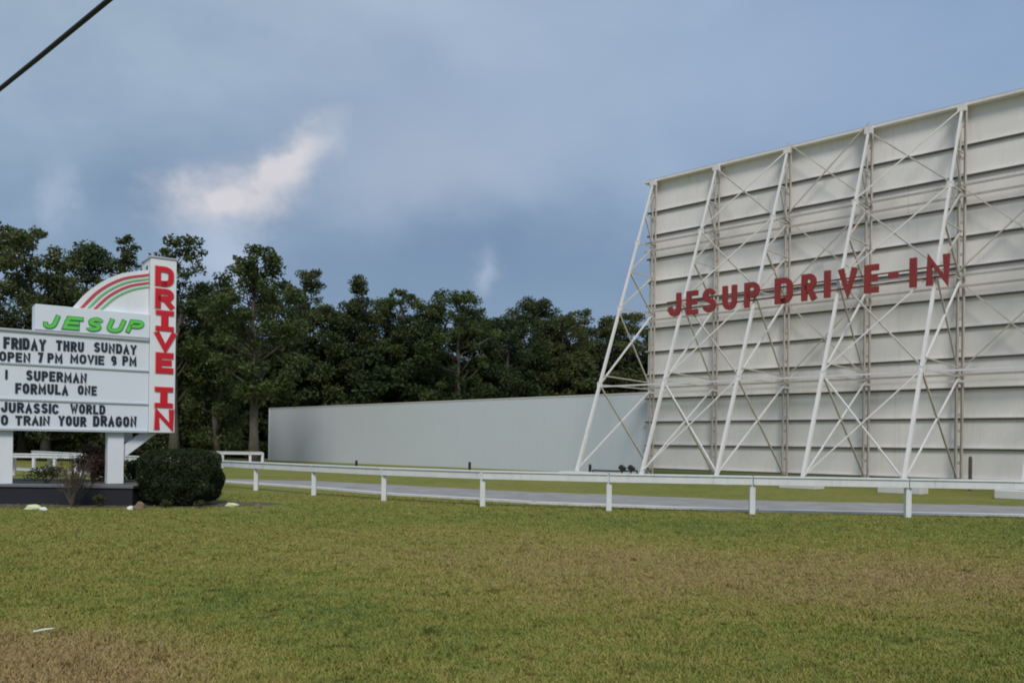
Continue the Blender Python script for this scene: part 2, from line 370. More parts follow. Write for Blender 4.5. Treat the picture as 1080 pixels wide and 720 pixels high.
# ------------------------------------------------------------------ movie screen (seen from behind)
P0 = Vector((7.67, 46.0, 0)); U = Vector((0.719, -0.695, 0)); NN = Vector((-0.695, -0.719, 0)); BAY = 3.81; NP = 8; ZU = Vector((0, 0, 1))
def SP(s, o, z): return P0+U*s+NN*o+ZU*z          # frame of the screen: along, out towards the viewer, up
ZB, CO = 0.43, 1.255
zs = [ZB+CO*k for k in range(12)]; ZT = 15.75
LEG = 6.5; S0, S1 = -0.48, BAY*(NP-1)+0.6
screen = empty('movie_screen', 'huge white ribbed back of an outdoor movie screen on sloping steel legs', 'movie screen', P0)
levels = zs+[ZT]
for i in range(12):
    z0, z1 = levels[i], levels[i+1]
    for j in range(NP):
        s0 = S0 if j == 0 else BAY*j; s1 = S1 if j == NP-1 else BAY*(j+1)
        if j == NP-1: continue
        if j == NP-2: s1 = S1
        mb = MB(); t = random.uniform(-0.012, 0.012); k = 0.004
        mb.box8([SP(s0+k, -.12, z0+.003), SP(s1-k, -.12, z0+.003), SP(s1-k, 0+t, z0+.003), SP(s0+k, 0+t, z0+.003),
                 SP(s0+k, -.12, z1-.003), SP(s1-k, -.12, z1-.003), SP(s1-k, 0-t, z1-.003), SP(s0+k, 0-t, z1-.003)])
        own(mb.build('panel', M['screen']), screen)
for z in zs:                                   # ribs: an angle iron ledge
    mb = MB(); mb.box(SP(S0-.12, .015, z-.03), U*(S1-S0+.2), NN*.10, ZU*.035); own(mb.build('rib', M['girt']), screen)
    mb = MB(); mb.box(SP(S0-.12, .015, z-.10), U*(S1-S0+.2), NN*.075, ZU*.06); own(mb.build('rib_shade_strip', M['steel']), screen)  # dark strip added for the shadow line below each ledge
mb = MB(); mb.box(SP(S0-.15, -.2, ZT), U*(S1-S0+.3), NN*.55, ZU*.12); own(mb.build('top_beam', M['girt']), screen)
mb = MB(); mb.box(SP(S0-.15, -.14, ZT+.123), U*(S1-S0+.3), NN*.3, ZU*.08); own(mb.build('coping', M['rust']), screen)
ZN = [0.35, 4.6, 8.6, 12.2, 15.65]
def lo(z): return 0.42+(LEG-0.42)*(1-(z-0.35)/(15.65-0.35))    # leg offset from the screen at height z
for i in range(NP):
    s = BAY*i; D = [0.33, .3]
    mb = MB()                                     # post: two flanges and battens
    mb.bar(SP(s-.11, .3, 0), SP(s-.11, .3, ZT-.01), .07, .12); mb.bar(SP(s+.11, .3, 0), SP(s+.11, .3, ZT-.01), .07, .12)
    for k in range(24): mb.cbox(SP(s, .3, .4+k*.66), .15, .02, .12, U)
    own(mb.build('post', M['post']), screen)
    mb = MB(); mb.bar(SP(s, lo(.35), .3), SP(s, lo(15.6), 15.6), .14, .14, .085); own(mb.build('leg', M['leg']), screen)
    mb = MB(); mb.cbox(SP(s, .4, ZT-.1), .32, .26, .3, U); own(mb.build('cap_plate', M['leg']), screen)
    mb = MB(); mb.cbox(SP(s, LEG+.05, .15), 1.5, .8, .3, U); own(mb.build('footing', M['concrete'], bevel=.03), screen)
    for z in ZN[1:4]:
        mb = MB(); mb.cbox(SP(s, lo(z), z), .26, .08, .26, U); own(mb.build('node_plate', M['leg']), screen)
    # frame webs between leg and post
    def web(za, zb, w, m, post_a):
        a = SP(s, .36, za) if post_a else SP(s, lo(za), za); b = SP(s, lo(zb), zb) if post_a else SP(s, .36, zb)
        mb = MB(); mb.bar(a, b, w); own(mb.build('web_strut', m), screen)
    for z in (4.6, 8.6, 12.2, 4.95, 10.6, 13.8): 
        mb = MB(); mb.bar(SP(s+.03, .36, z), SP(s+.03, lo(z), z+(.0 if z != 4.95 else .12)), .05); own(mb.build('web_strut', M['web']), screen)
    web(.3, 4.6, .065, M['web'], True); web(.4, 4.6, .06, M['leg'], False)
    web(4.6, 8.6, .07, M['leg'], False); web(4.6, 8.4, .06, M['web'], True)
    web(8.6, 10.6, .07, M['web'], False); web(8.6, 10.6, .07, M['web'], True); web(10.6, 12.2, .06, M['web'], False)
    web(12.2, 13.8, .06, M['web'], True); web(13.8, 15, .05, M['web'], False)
for i in (1, 3, 5):                             # cross bracing in the plane of the legs
    a, b = BAY*i, BAY*(i+1)
    for k in range(4):
        za, zb = ZN[k]+.1, ZN[k+1]-.05
        mb = MB(); mb.bar(SP(a, lo(za)+.06, za), SP(b, lo(zb)+.06, zb), .055); own(mb.build('cross_brace', M['leg']), screen)
        mb = MB(); mb.bar(SP(b, lo(za)-.06, za), SP(a, lo(zb)-.06, zb), .06); own(mb.build('cross_brace', M['leg'] if k == 0 else M['web']), screen)
for i in (2, 4):                             # lighter bracing in the plane of the posts
    a, b = BAY*i, BAY*(i+1)
    for za, zb in ((9, 12.4), (4.8, 8.5), (12.6, 16)):
        if i == 4 and za > 9: continue
        for p, q in ((a, b), (b, a)):
            mb = MB(); mb.bar(SP(p, .42 if p < q else .46, za), SP(q, .42 if p < q else .46, zb), .05); own(mb.build('cross_brace', M['web']), screen)
for z, m in ((4.42, 'leg'), (4.68, 'post'), (8.3, 'post'), (8.75, 'post'), (12.0, 'post'), (12.45, 'post')):
    mb = MB(); mb.bar(SP(S0, .46, z), SP(S1, .46, z), .06, .09 if m == 'leg' else .09); own(mb.build('long_rail', M[m]), screen)
mb = MB(); mb.bar(SP(BAY*0, lo(4.6), 4.5), SP(BAY*7, lo(4.6), 4.5), .07); own(mb.build('long_rail', M['leg']), screen)

# big letters on the screen back
lz = 9.02; LO = lo(8.6)+.35
def solve_s(px, z, o):
    # along-position on the letter plane that is seen at column px (roll allowed for)
    lo_, hi_ = -5, 30
    for _ in range(50):
        m_ = (lo_+hi_)/2; p = SP(m_, o, z); dx, dz = p.x/p.y*F, (z-EYE)/p.y*F
        x = CX+math.cos(ROLL)*dx+math.sin(ROLL)*dz
        if x < px: lo_ = m_
        else: hi_ = m_
    return lo_
def z_of(px, py, s, o):
    p = SP(s, o, 0); dx = p.x/p.y*F
    d = ray(px, py); return EYE+d.z*p.y
letters = empty('roof_letters' if False else 'letter_sign', 'row of big faded red capitals on rails across the screen legs', 'sign', SP(solve_s(705, lz, LO), LO, 8.4))
LET = [('J', 705, 720), ('E', 727, 735.5), ('E', 724, 738), ('S', 741, 757), ('U', 762, 779), ('P', 785, 803), ('D', 817, 838), ('R', 845, 863), ('I', 870, 877), ('V', 884, 906), ('E', 911, 929), ('-', 938, 950), ('I', 959, 969), ('N', 976, 1004)]
LET = [l for i, l in enumerate(LET) if i != 1]
refV, _ = text_mesh('H', .035)
zt_l = z_of(712, 309.5, solve_s(712, lz, LO), LO); zb_l = z_of(712, 334, solve_s(712, lz, LO), LO)
zt_r = z_of(990, 269, solve_s(990, lz, LO), LO); zb_r = z_of(990, 300.5, solve_s(990, lz, LO), LO)
print('letters z', zt_l, zb_l, zt_r, zb_r)
for ch, x0, x1 in LET:
    s0, s1 = solve_s(x0, lz, LO), solve_s(x1, lz, LO)
    f = (x0-712)/(990-712); zt, zb = zt_l+(zt_r-zt_l)*f, zb_l+(zb_r-zb_l)*f
    mb = MB()
    if ch == '-': mb.box(SP(s0, LO, (zt+zb)/2-.09), U*(s1-s0-.06), NN*.12, ZU*.2)
    elif ch == 'I': mb.box(SP((s0+s1)/2-.13, LO, zb+.02), U*.26, NN*.12, ZU*(zt-zb))
    else:
        stroke_text(mb, ch, (s0+.06, s1-.05, zb, zt), .215, SP, LO, LO+.12)
    own(mb.build('letter', M['red']), letters)
sa, sb = solve_s(703, lz, LO), solve_s(1008, lz, LO)
for z in (zb_l+.33, zt_l-.38):
    mb = MB(); mb.bar(SP(sa, LO-.06, z), SP(sb, LO-.06, z+(zb_r-zb_l)), .05, .06); own(mb.build('mounting_rail', M['rust']), letters)
for s in (BAY, 2*BAY, 3*BAY, 4*BAY):
    for z in (zb_l+.33, zt_l-.38):
        mb = MB(); mb.bar(SP(s, lo(z)+.05, z), SP(s, LO-.09, z), .06); own(mb.build('mounting_bracket', M['leg']), letters)

# ------------------------------------------------------------------ boundary wall
WA = Vector((-19.9, 70, 0)); WB = SP(S0-.1, -.15, 0)
WU = (WB-WA).normalized(); WL = (WB-WA).length; WN = Vector((WU.y, -WU.x, 0))
if WN.y > 0: WN = -WN
wall = empty('boundary_wall', 'long plain grey boundary wall running left from the movie screen', 'wall', WA)
nseg = 15
mb = MB()
for i in range(nseg):
    a = WA+WU*(WL*i/nseg); d = WU*(WL/nseg-.006); h = 4.2+.25*i/nseg+random.uniform(-.01, .01)
    h2 = 4.2+.25*(i+1)/nseg
    mb.box8([a, a+d, a+d-WN*.2, a-WN*.2, a+ZU*h, a+d+ZU*h2, a+d-WN*.2+ZU*h2, a-WN*.2+ZU*h])
own(mb.build('wall_panel', M['wall']), wall)
mb = MB(); mb.box8([WA-WU*.08+ZU*4.205-WN*.23, WB+ZU*4.455-WN*.23, WB+ZU*4.455+WN*.03, WA-WU*.08+ZU*4.205+WN*.03]+[p+ZU*.05 for p in (WA-WU*.08+ZU*4.205-WN*.23, WB+ZU*4.455-WN*.23, WB+ZU*4.455+WN*.03, WA-WU*.08+ZU*4.205+WN*.03)])
own(mb.build('coping', M['girt']), wall)
mb = MB(); mb.box(WA-WU*.1-WN*.24, WU*.09, WN*.28, ZU*4.2); own(mb.build('end_post', M['fence']), wall)

# ------------------------------------------------------------------ fences
def fence(name, label, pts, top, rail_h, post_w, rail_t=.05, second=None):
    root = empty(name, label, 'fence', pts[0])
    for p in pts:
        mb = MB(); mb.cbox(Vector((p.x, p.y, (top-.052)/2)), post_w, post_w, top-.052, Vector((1, random.uniform(-.12, .12), 0)))
        own(mb.build('post', M['fence'], bevel=.008), root)
    for a, b in zip(pts, pts[1:]):
        d = (b-a); n = Vector((d.y, -d.x, 0)).normalized()
        if n.y > 0: n = -n
        e = d.normalized()*.012
        mb = MB(); o = a+e+n*(post_w/2+.002); mb.box(o+ZU*(top-.05-rail_h), d-2*e, n*rail_t, ZU*rail_h)
        own(mb.build('rail', M['fence'], bevel=.006), root)
        mb = MB(); mb.box(a+e-n*(post_w/2+.01)+ZU*(top-.045), d-2*e, n*(post_w+rail_t+.04), ZU*.04)
        own(mb.build('top_board', M['fence'], bevel=.005), root)
        if second:
            mb = MB(); mb.box(o+ZU*second, d-2*e, n*rail_t, ZU*.13); own(mb.build('rail', M['fence'], bevel=.006), root)
    return root
fp = [(-24.3, 43.4), (-22, 41.1), (-19.8, 38.8), (-17.5, 36.5), (-15.2, 34.2), (-12.9, 31.9), (-10.6, 29.6)]
posts = [Vector((x, y, 0)) for x, y in fp]+[G(*p) for p in ((270, 517), (331, 522.3), (405, 528), (509, 534), (642, 538.5), (793, 542), (957, 545.5))]
last = posts[-1]; 
for k in range(1, 5): posts.append(last+Vector((3.45*k, -.45*k, 0)))
fence('rail_fence', 'long white post and rail fence along the near side of the road', posts, .92, .17, .13)
fence('rail_fence', 'short far white rail fence by the tree trunk left of the grey wall', [at(x, 478, 49)*1 for x in (190, 235, 264, 277)] and [Vector((at(x, 478, 49).x, 49, 0)) for x in (176, 205, 235, 264, 277)], .95, .12, .13)
fence('rail_fence', 'white double rail fence seen through the gap under the marquee board', [Vector((at(x, 480, 35.5).x, D, 0)) for x, D in ((-30, 35.8), (13, 35.6), (54, 35.4), (90, 35.2), (112, 35.1))], .93, .12, .15, .52)

# ------------------------------------------------------------------ marquee sign
al = math.atan(0.72); SU = Vector((math.cos(al), math.sin(al), 0)); SN = Vector((math.sin(al), -math.cos(al), 0))
Dp = 22.3; O = at(157, 463, Dp); O = Vector((O.x, O.y, 0))
def SF(s, o, z): return O+SU*s+SN*o+ZU*z
def sz(x, y, o=0.0):
    d = ray(x, y); Q = O+SN*o
    t = (Q-Vector((0, 0, EYE))).dot(SN)/d.dot(SN); p = Vector((0, 0, EYE))+d*t
    return (p-O).dot(SU), p.z
sign = empty('marquee_sign', 'tall white roadside marquee with lettered board, rainbow arch and red-lettered pillar', 'sign', O)
sl = sz(-62, 350)[0]; s_r = sz(157, 400)[0]
_, zt = sz(157, 358.5); _, zb = sz(157, 455)
print('marquee', sl, s_r, zt, zb)
DEP = .5
mb = MB(); mb.box(SF(sl, -DEP, zb), SU*(s_r-sl-.004), SN*(DEP-.0), ZU*(zt-zb)); own(mb.build('cabinet', M['signface'], bevel=.01), sign)
for z in (zb-.03, zt-.03):
    mb = MB(); mb.box(SF(sl-.02, 0.003, z), SU*(s_r-sl), SN*.05, ZU*.05); own(mb.build('cabinet_frame', M['rail']), sign)
_, zr1 = sz(120, 389); _, zr2 = sz(120, 424.5)
for z in (zr1, zr2):
    mb = MB(); mb.box(SF(sl, .003, z-.025), SU*(s_r-sl-.01), SN*.03, ZU*.035); own(mb.build('letter_track', M['rail']), sign)
mb = MB()
for px in (84,):
    s_ = sz(px, 400)[0]
    mb.box(SF(s_, .003, zb+.03), SU*.008, SN*.008, ZU*(zr2-zb-.06))
# JESUP box
sj, zjt = sz(37, 322); _, zjb = sz(157, 356.8)
_, zjt2 = sz(157, 330.5); zjt = (zjt+zjt2)/2
mb = MB(); mb.box(SF(sj, -DEP-.05, zt+.004), SU*(s_r-sj-.004), SN*(DEP+.08), ZU*(zjt-zt)); own(mb.build('name_box', M['signface'], bevel=.012), sign)
mb = MB(); mb.box(SF(sj, .034, zt+.03), SU*(s_r-sj-.01), SN*.02, ZU*.03); own(mb.build('letter_track', M['rail']), sign)
# pillar
sp1 = sz(185.3, 360, .06)[0]; _, zpt = sz(160, 271.5, .06); _, zpb = sz(160, 456, .06)
mb = MB(); mb.box(SF(s_r+.002, -.95, zpb), SU*(sp1-s_r), SN*1.01, ZU*(zpt-zpb)); own(mb.build('pillar', M['white'], bevel=.012), sign)
mb = MB(); mb.box(SF(s_r-.03, -.98, zpt+.003), SU*(sp1-s_r+.06), SN*1.07, ZU*.04); own(mb.build('pillar_cap', M['rail'], bevel=.008), sign)
mb = MB(); mb.box(SF(s_r-.012, -.42, zpt-.3), SU*.012, SN*.14, ZU*.14); own(mb.build('vent', M['lamp']), sign)
# supports
for xa, xb in ((-4, 13.5), (113.5, 130.5)):
    a, b = sz(xa, 480, -.1)[0], sz(xb, 480, -.1)[0]
    mb = MB(); mb.box(SF(a, -.42, 0), SU*(b-a), SN*.34, ZU*(zb-.002)); own(mb.build('support_post', M['white'], bevel=.01), sign)
a = sz(130, 478, -.1); b = sz(157, 456, -.1)
mb = MB(); w = .3
mb.prism([SF(a[0]+.002, -.38, a[1]-.14), SF(b[0]+.22, -.38, zb-.035), SF(b[0]-.16, -.38, zb-.035), SF(a[0]+.002, -.38, a[1]+.2)], SN*.22)
own(mb.build('diagonal_brace', M['white'], bevel=.008), sign)
mb = MB(); mb.prism([SF(a[0]+.05, -.6, zb-.28), SF(a[0]+.3, -.6, zb-.28), SF(a[0]+.3, -.6, zb-.035), SF(a[0]+.05, -.6, zb-.035)], SN*.1)
own(mb.build('bracket', M['white']), sign)
# arch
def curve(pts, n=24):
    out = []
    P = [np.array(p, float) for p in pts]; P = [2*P[0]-P[1]]+P+[2*P[-1]-P[-2]]
    for i in range(1, len(P)-2):
        for k in range(n//(len(P)-3)+1):
            t = k/(n//(len(P)-3)+1)
            out.append(.5*((2*P[i])+(-P[i-1]+P[i+1])*t+(2*P[i-1]-5*P[i]+4*P[i+1]-P[i+2])*t*t+(-P[i-1]+3*P[i]-3*P[i+1]+P[i+2])*t**3))
    out.append(P[-2]); return out
Oc = curve([(75.5, 326), (97, 304), (124.5, 289.5), (157, 284.5)]); Ic = curve([(106, 328), (122, 314.5), (139, 306.5), (157, 303)])
ao = -.1
Oc = [np.array(sz(x, y, ao)) for x, y in Oc]; Ic = [np.array(sz(x, y, ao)) for x, y in Ic]
zbase = zjt+.008; s_end = s_r-.004
def clampz(p): return (min(p[0], s_end), max(p[1], zbase))
mb = MB(); poly = [SF(*(lambda q: (q[0], ao, q[1]))(clampz(p))) for p in Oc]
poly = [SF(s_end, ao, zbase)]+poly
mb.prism(poly, SN*-.28); own(mb.build('arch_plate', M['white']), sign)
for t0, t1, m in ((.22, .34, 'archred'), (.46, .55, 'archgreen'), (.68, .79, 'archred'), (.91, 1.0, 'archgreen')):
    mb = MB(); A = [clampz(o_*(1-t0)+i_*t0) for o_, i_ in zip(Oc, Ic)]; B = [clampz(o_*(1-t1)+i_*t1) for o_, i_ in zip(Oc, Ic)]
    n = len(A); vs = [SF(p[0], ao+.004, p[1]) for p in A]+[SF(p[0], ao+.004, p[1]) for p in B]+[SF(p[0], ao+.02, p[1]) for p in A]+[SF(p[0], ao+.02, p[1]) for p in B]
    fs = []
    for i in range(n-1): fs += [(i, i+1, n+i+1, n+i), (2*n+i, 2*n+i+1, 3*n+i+1, 3*n+i), (i, i+1, 2*n+i+1, 2*n+i), (n+i, n+i+1, 3*n+i+1, 3*n+i)]
    mb.add(vs, fs); own(mb.build('arch_stripe', M[m]), sign)
# lettering rows (px x0,x1 and cap top/bottom at the middle of the line)
def row(text, x0, x1, t0, b0, t1, b1, name='board_lettering', m='black', off=.022):
    a, b = sz(x0, t0), sz(x1, t1); c, d = sz(x0, b0), sz(x1, b1)
    z0, z1 = (c[1]+d[1])/2, (a[1]+b[1])/2
    mb = MB(); stroke_text(mb, text, (a[0], b[0], z0, z1), .225, SF, .004, .016, jig=.03)
    return own(mb.build(name, M[m]), sign)
row('FRIDAY', 3.5, 48.5, 355.5, 367.5, 357.5, 370); row('THRU', 59, 88.5, 359, 369.5, 360.5, 371.5); row('SUNDAY', 99, 144, 361, 371, 363.5, 374)
row('OPEN', -1, 32, 370.7, 381, 372, 382); row('7', 40, 45.5, 371.5, 382, 372, 383); row('PM', 50, 66, 372, 382.5, 373, 383)
row('MOVIE', 74, 110, 373, 383, 375, 384.5); row('9', 117, 123, 375, 385, 375, 385); row('PM', 129, 144, 375.5, 385.5, 376, 386)
row('1', 5, 8.5, 390, 400, 390, 400); row('SUPERMAN', 27.5, 91.5, 391.5, 402, 392.5, 403)
row('FORMULA', 16, 72, 403.7, 415, 405.5, 416); row('ONE', 82, 102, 406, 416, 407, 416.7)
row('2', -40, -34, 423, 434, 423, 434); row('JURASSIC', 1, 62, 424, 435, 425.5, 436); row('WORLD', 74, 111, 426, 436, 426.5, 436.5)
row('HOW', -46, -17, 435, 446.5, 436, 447); row('TO', -8, 8.5, 436.5, 447.5, 437, 448); row('TRAIN', 16, 52.5, 438, 448, 438.7, 448.7); row('YOUR', 61.5, 91, 438.5, 449, 438.8, 449.5); row('DRAGON', 98, 144, 438.5, 449.3, 438.5, 449.8)
# green italic name
for ch, x0, x1, yt, yb in (('J', 45.5, 62, 330.5, 346.8), ('E', 67, 87, 332, 348), ('S', 91, 109, 333, 349.8), ('U', 112.5, 131.5, 335, 351), ('P', 134, 152, 335.7, 351.3)):
    a, b, c = sz(x0, yt, .035), sz(x1, yt, .035), sz(x0, yb, .035)
    z1_, z0_ = a[1], c[1]; w_ = (b[0]-a[0])
    for off, m, d0, d1 in ((.018, 'darkgreen', .034, .045), (0, 'green', .046, .06)):
        mb = MB(); stroke_text(mb, ch, (a[0]+.035, b[0]-.035, z0_+.03, z1_-.03), .24, SF, d0, d1, shear=.38, grow=off)
        own(mb.build('letter' if off == 0 else 'letter_edge', M[m]), sign)
# pillar letters
def slab_I(box, mb, d0, d1):
    s0, s1, z0, z1 = box; w = s1-s0; h = z1-z0; q = .22*h; m0, m1 = s0+w*.3, s1-w*.3
    P = [(s0, z0), (s1, z0), (s1, z0+q), (m1, z0+q), (m1, z1-q), (s1, z1-q), (s1, z1), (s0, z1), (s0, z1-q), (m0, z1-q), (m0, z0+q), (s0, z0+q)]
    mb.prism([SF(s, d0, z) for s, z in P], SN*(d1-d0))
for ch, x0, x1, yt, yb in (('D', 164, 183, 280.5, 300.7), ('R', 164, 183, 304, 324.3), ('I', 164.5, 183, 327, 347.8), ('V', 163.5, 185, 349.5, 369.3), ('E', 164.5, 182.5, 371.6, 392.8), ('I', 163.5, 182, 408, 429), ('N', 163, 183, 431.5, 452.3)):
    a, b, c = sz(x0, yt, .06), sz(x1, yt, .06), sz(x0, yb, .06)
    for g_, m, d0, d1, off in ((-.025, 'signpink', .063, .07, .11), (-.004, 'signred', .071, .09, .105)):
        mb = MB(); box = (a[0]+g_, b[0]-g_, c[1]+g_, a[1]-g_)
        if ch == 'I': slab_I(box, mb, d0, d1)
        else:
            stroke_text(mb, ch, (box[0]+(.0 if ch in 'V' else 0.0), box[1], box[2], box[3]), .27 if ch != 'N' else .25, SF, d0, d1)
        own(mb.build('letter' if g_ > 0 else 'letter_edge', M[m]), sign)

# planter under the sign
pl = empty('planter_bed', 'low dark raised planter with grey cap under the marquee posts', 'planter', SF(-2, 0, 0))
PF = 20.35; px0 = at(-95, 500, PF).x; px1 = at(140, 500, PF).x; PB = 23.2
mb = MB(); mb.box((px0, PF, 0), (px1-px0, 0, 0), (0, PB-PF, 0), (0, 0, .41)); own(mb.build('planter_wall', M['planter'], bevel=.01), pl)
for o_, a_, b_ in (((px0-.03, PF-.04, .413), (px1-px0+.06, 0, 0), (0, .28, 0)), ((px0-.03, PB-.24, .413), (px1-px0+.06, 0, 0), (0, .28, 0)), ((px1-.25, PF+.243, .413), (.28, 0, 0), (0, PB-PF-.486, 0)), ((px0-.03, PF+.243, .413), (.28, 0, 0), (0, PB-PF-.486, 0))):
    mb = MB(); mb.box(o_, a_, b_, (0, 0, .07)); own(mb.build('cap', M['cap'], bevel=.01), pl)
mb = MB(); mb.box((px0+.26, PF+.25, .414), (px1-px0-.52, 0, 0), (0, PB-PF-.5, 0), (0, 0, .03)); own(mb.build('soil', M['soil']), pl)

# mulch ring at the base
mb = MB(); n = 48; c0 = G(120, 533)
ring = []
for k in range(n):
    a = 2*math.pi*k/n; rr = 1+.08*math.sin(3*a+1)+.05*math.sin(7*a)
    ring.append((c0.x-1.4+math.cos(a)*4.6*rr, c0.y+.9+math.sin(a)*1.75*rr, .005))
mb.add(ring, [tuple(range(n))]); tag(mb.build('dirt', M['soil']), kind='structure')

# ------------------------------------------------------------------ foliage helpers
def leaves(centres, size, jitter=.4, aspect=.6, up=.0):
    n = len(centres); nrm = rng.normal(size=(n, 3)); nrm[:, 2] += up; nrm /= np.linalg.norm(nrm, axis=1)[:, None]
    t = rng.normal(size=(n, 3)); a = np.cross(nrm, t); a /= np.linalg.norm(a, axis=1)[:, None]; b = np.cross(nrm, a)
    s = size*(1+jitter*rng.uniform(-1, 1, n))[:, None]
    a = a*s; b = b*s*aspect
    return np.stack([centres-a, centres-b*.9+a*.1, centres+a, centres+b], axis=1)
def ball(n, bias=.45):
    d = rng.normal(size=(n, 3)); d /= np.linalg.norm(d, axis=1)[:, None]; return d*(rng.uniform(0, 1, n)**bias)[:, None]

def tree_data(H, Rc, z0, npuff, lean=0, style='oak', leaf=.17, per=120, seed=0):
    global rng
    rng = np.random.default_rng(seed)
    cs, rs = [], []
    for i in range(npuff):
        t = rng.uniform(0, 1)**.85; z = z0+(H-z0)*t
        if style == 'pine': prof = math.sin(math.pi*min(1, .2+t*.7))**.6*(1-.25*t)
        elif style == 'cone': prof = max(.12, 1-t)**.75
        elif style == 'dense': prof = (1-(max(0, t-.45)/.55)**2.4)**.5*(.8+.2*t)
        else: prof = (1-(max(0, t-.5)/.5)**2)**.5*(.7+.3*t) +.18
        a = rng.uniform(0, 2*math.pi); r = Rc*prof*rng.uniform(.15, 1.0)**.6
        t_ = t; cs.append((math.cos(a)*r+lean*t, math.sin(a)*r, z)); rs.append(rng.uniform(.4, 1.0)**1.2*(1.3 if style == 'dense' else 1.0)*(Rc/2.8)**.4*(1-.25*t))
    for j in range(6): cs.append((lean+rng.uniform(-.3, .3)*(.4+j*.7), rng.uniform(-.3, .3)*(.4+j*.7), H-.4-j*.75)); rs.append(.42+.07*j)
    P = []
    for c, r in zip(cs, rs):
        m = int(per*r*r/.6)+20
        q = ball(m, .5)*np.array([r*1.15, r*1.15, r*.72])+np.array(c)
        P.append(q)
    P = np.concatenate(P); P[:, 2] = np.maximum(P[:, 2], .1)
    V = leaves(P, leaf, .45, .6, .9)
    mb = MB(); th = H*.93; k = 7
    pts = [(lean*(i/k)**1.3*.9+rng.uniform(-.08, .08)*i, rng.uniform(-.07, .07)*i, th*i/k) for i in range(k+1)]
    rad = [max(.03, (.022*H)*(1-i/k)**.8+.02) for i in range(k+1)]; rad[0] *= 1.35
    mb.tube(pts, rad, 8)
    for c, r in list(zip(cs, rs))[::2]:
        zz = max(1.5, c[2]-rng.uniform(.8, 2.6)); i = min(k-1, int(zz/th*k)); f = zz/th*k-i
        a = Vector(pts[i]).lerp(Vector(pts[i+1]), min(1, f)); b = Vector(c); mid = a.lerp(b, .5)+Vector((0, 0, -.15))
        r0 = max(.025, rad[i]*.38); mb.tube([a, mid, b], [r0, r0*.65, .015], 5)
    return V, mb
def tree(name, label, x, D, ytop, wpx, style='oak', z0=None, npuff=60, group='trees of the wood behind the wall', m='leaf', leaf=.115, seed=1, lean=0, cat='tree', per=210, base_x=None):
    top = at(x, ytop, D); H = top.z; Rc = wpx/2/F*D
    root = empty(name, label, cat, (top.x-lean, D, 0), group)
    V, mb = tree_data(H, Rc, z0 if z0 is not None else H*.34, npuff, lean, style, leaf, per, seed)
    npmesh('crown', V, 4, M[m], root); mb.build('trunk', M['bark'], root, smooth=True)
    return root
T = [
 ('broadleaf_tree', 'broad bright-topped tree with sky gaps behind the left end of the marquee', 28, 60, 243, 112, 'oak', 78, 'leaf'),
 ('broadleaf_tree', 'dark rounded tree between the broad left tree and the rainbow arch', 97, 66, 261, 74, 'dense', 70, 'leafdark'),
 ('pine_tree', 'thin open crown rising above the top of the rainbow arch', 134, 62, 249, 42, 'pine', 26, 'leaf'),
 ('broadleaf_tree', 'open-crowned tree directly behind the top of the red-lettered pillar', 187, 60, 251, 74, 'oak', 46, 'leaf'),
 ('broadleaf_tree', 'low dark tree in the dip just right of the red-lettered pillar', 216, 76, 300, 56, 'dense', 60, 'leafdark'),
 ('broadleaf_tree', 'tallest tree left of the grey wall, with a bare lower trunk', 271, 55, 261, 88, 'oak', 74, 'leaf'),
 ('pine_tree', 'slender ragged crown just right of the tallest tree', 327, 80, 286, 46, 'pine', 36, 'leaf'),
 ('pine_tree', 'pointed tree over the left part of the grey wall, right of the skyline notch', 380, 78, 293, 56, 'cone', 50, 'leafdark'),
 ('broadleaf_tree', 'rounded green tree over the grey wall, right of the pointed tree', 424, 80, 306, 66, 'oak', 60, 'leaf'),
 ('broadleaf_tree', 'flat-topped tree with sky gaps over the middle of the grey wall', 482, 78, 304, 86, 'oak', 55, 'leaf'),
 ('broadleaf_tree', 'low shadowy tree in the dip over the middle of the wall', 521, 88, 336, 60, 'dense', 60, 'leafdark'),
 ('broadleaf_tree', 'domed dark dense tree left of the movie screen legs', 564, 86, 316, 76, 'dense', 90, 'leafdark'),
 ('broadleaf_tree', 'mid-green tree between the domed tree and the leftmost screen leg', 612, 90, 329, 70, 'oak', 66, 'leaf'),
 ('broadleaf_tree', 'tree seen through the gap between leftmost leg and screen edge', 660, 86, 331, 66, 'oak', 66, 'leaf'),
]
for i, (nm, lb, x, D, yt, w, st, npf, m) in enumerate(T):
    tree(nm, lb, x, D, yt, w, st, None if 'bare lower' not in lb else 4.4, int(npf*1.35), m=m, seed=100+i)
# lower trees filling the wood
low = [(-30, 57, 300, 90), (50, 58, 292, 96), (112, 60, 300, 90), (165, 62, 300, 76), (230, 62, 316, 70), (300, 77, 303, 84), (342, 77, 322, 60), (372, 78, 318, 66), (405, 82, 318, 80), (452, 80, 322, 84), (500, 84, 334, 74), (540, 82, 336, 80), (590, 84, 333, 80), (640, 88, 338, 80), (690, 86, 345, 80), (735, 88, 350, 80)]
for i, (x, D, yt, w) in enumerate(low):
    tree('broadleaf_tree', 'one of the lower dark trees massed at the front of the wood, crowns merging', x, D, yt, w, 'dense', 1.0, 100, m='leafdark' if i % 2 else 'leaf', seed=200+i, group='lower dark trees massed in the wood', per=160)
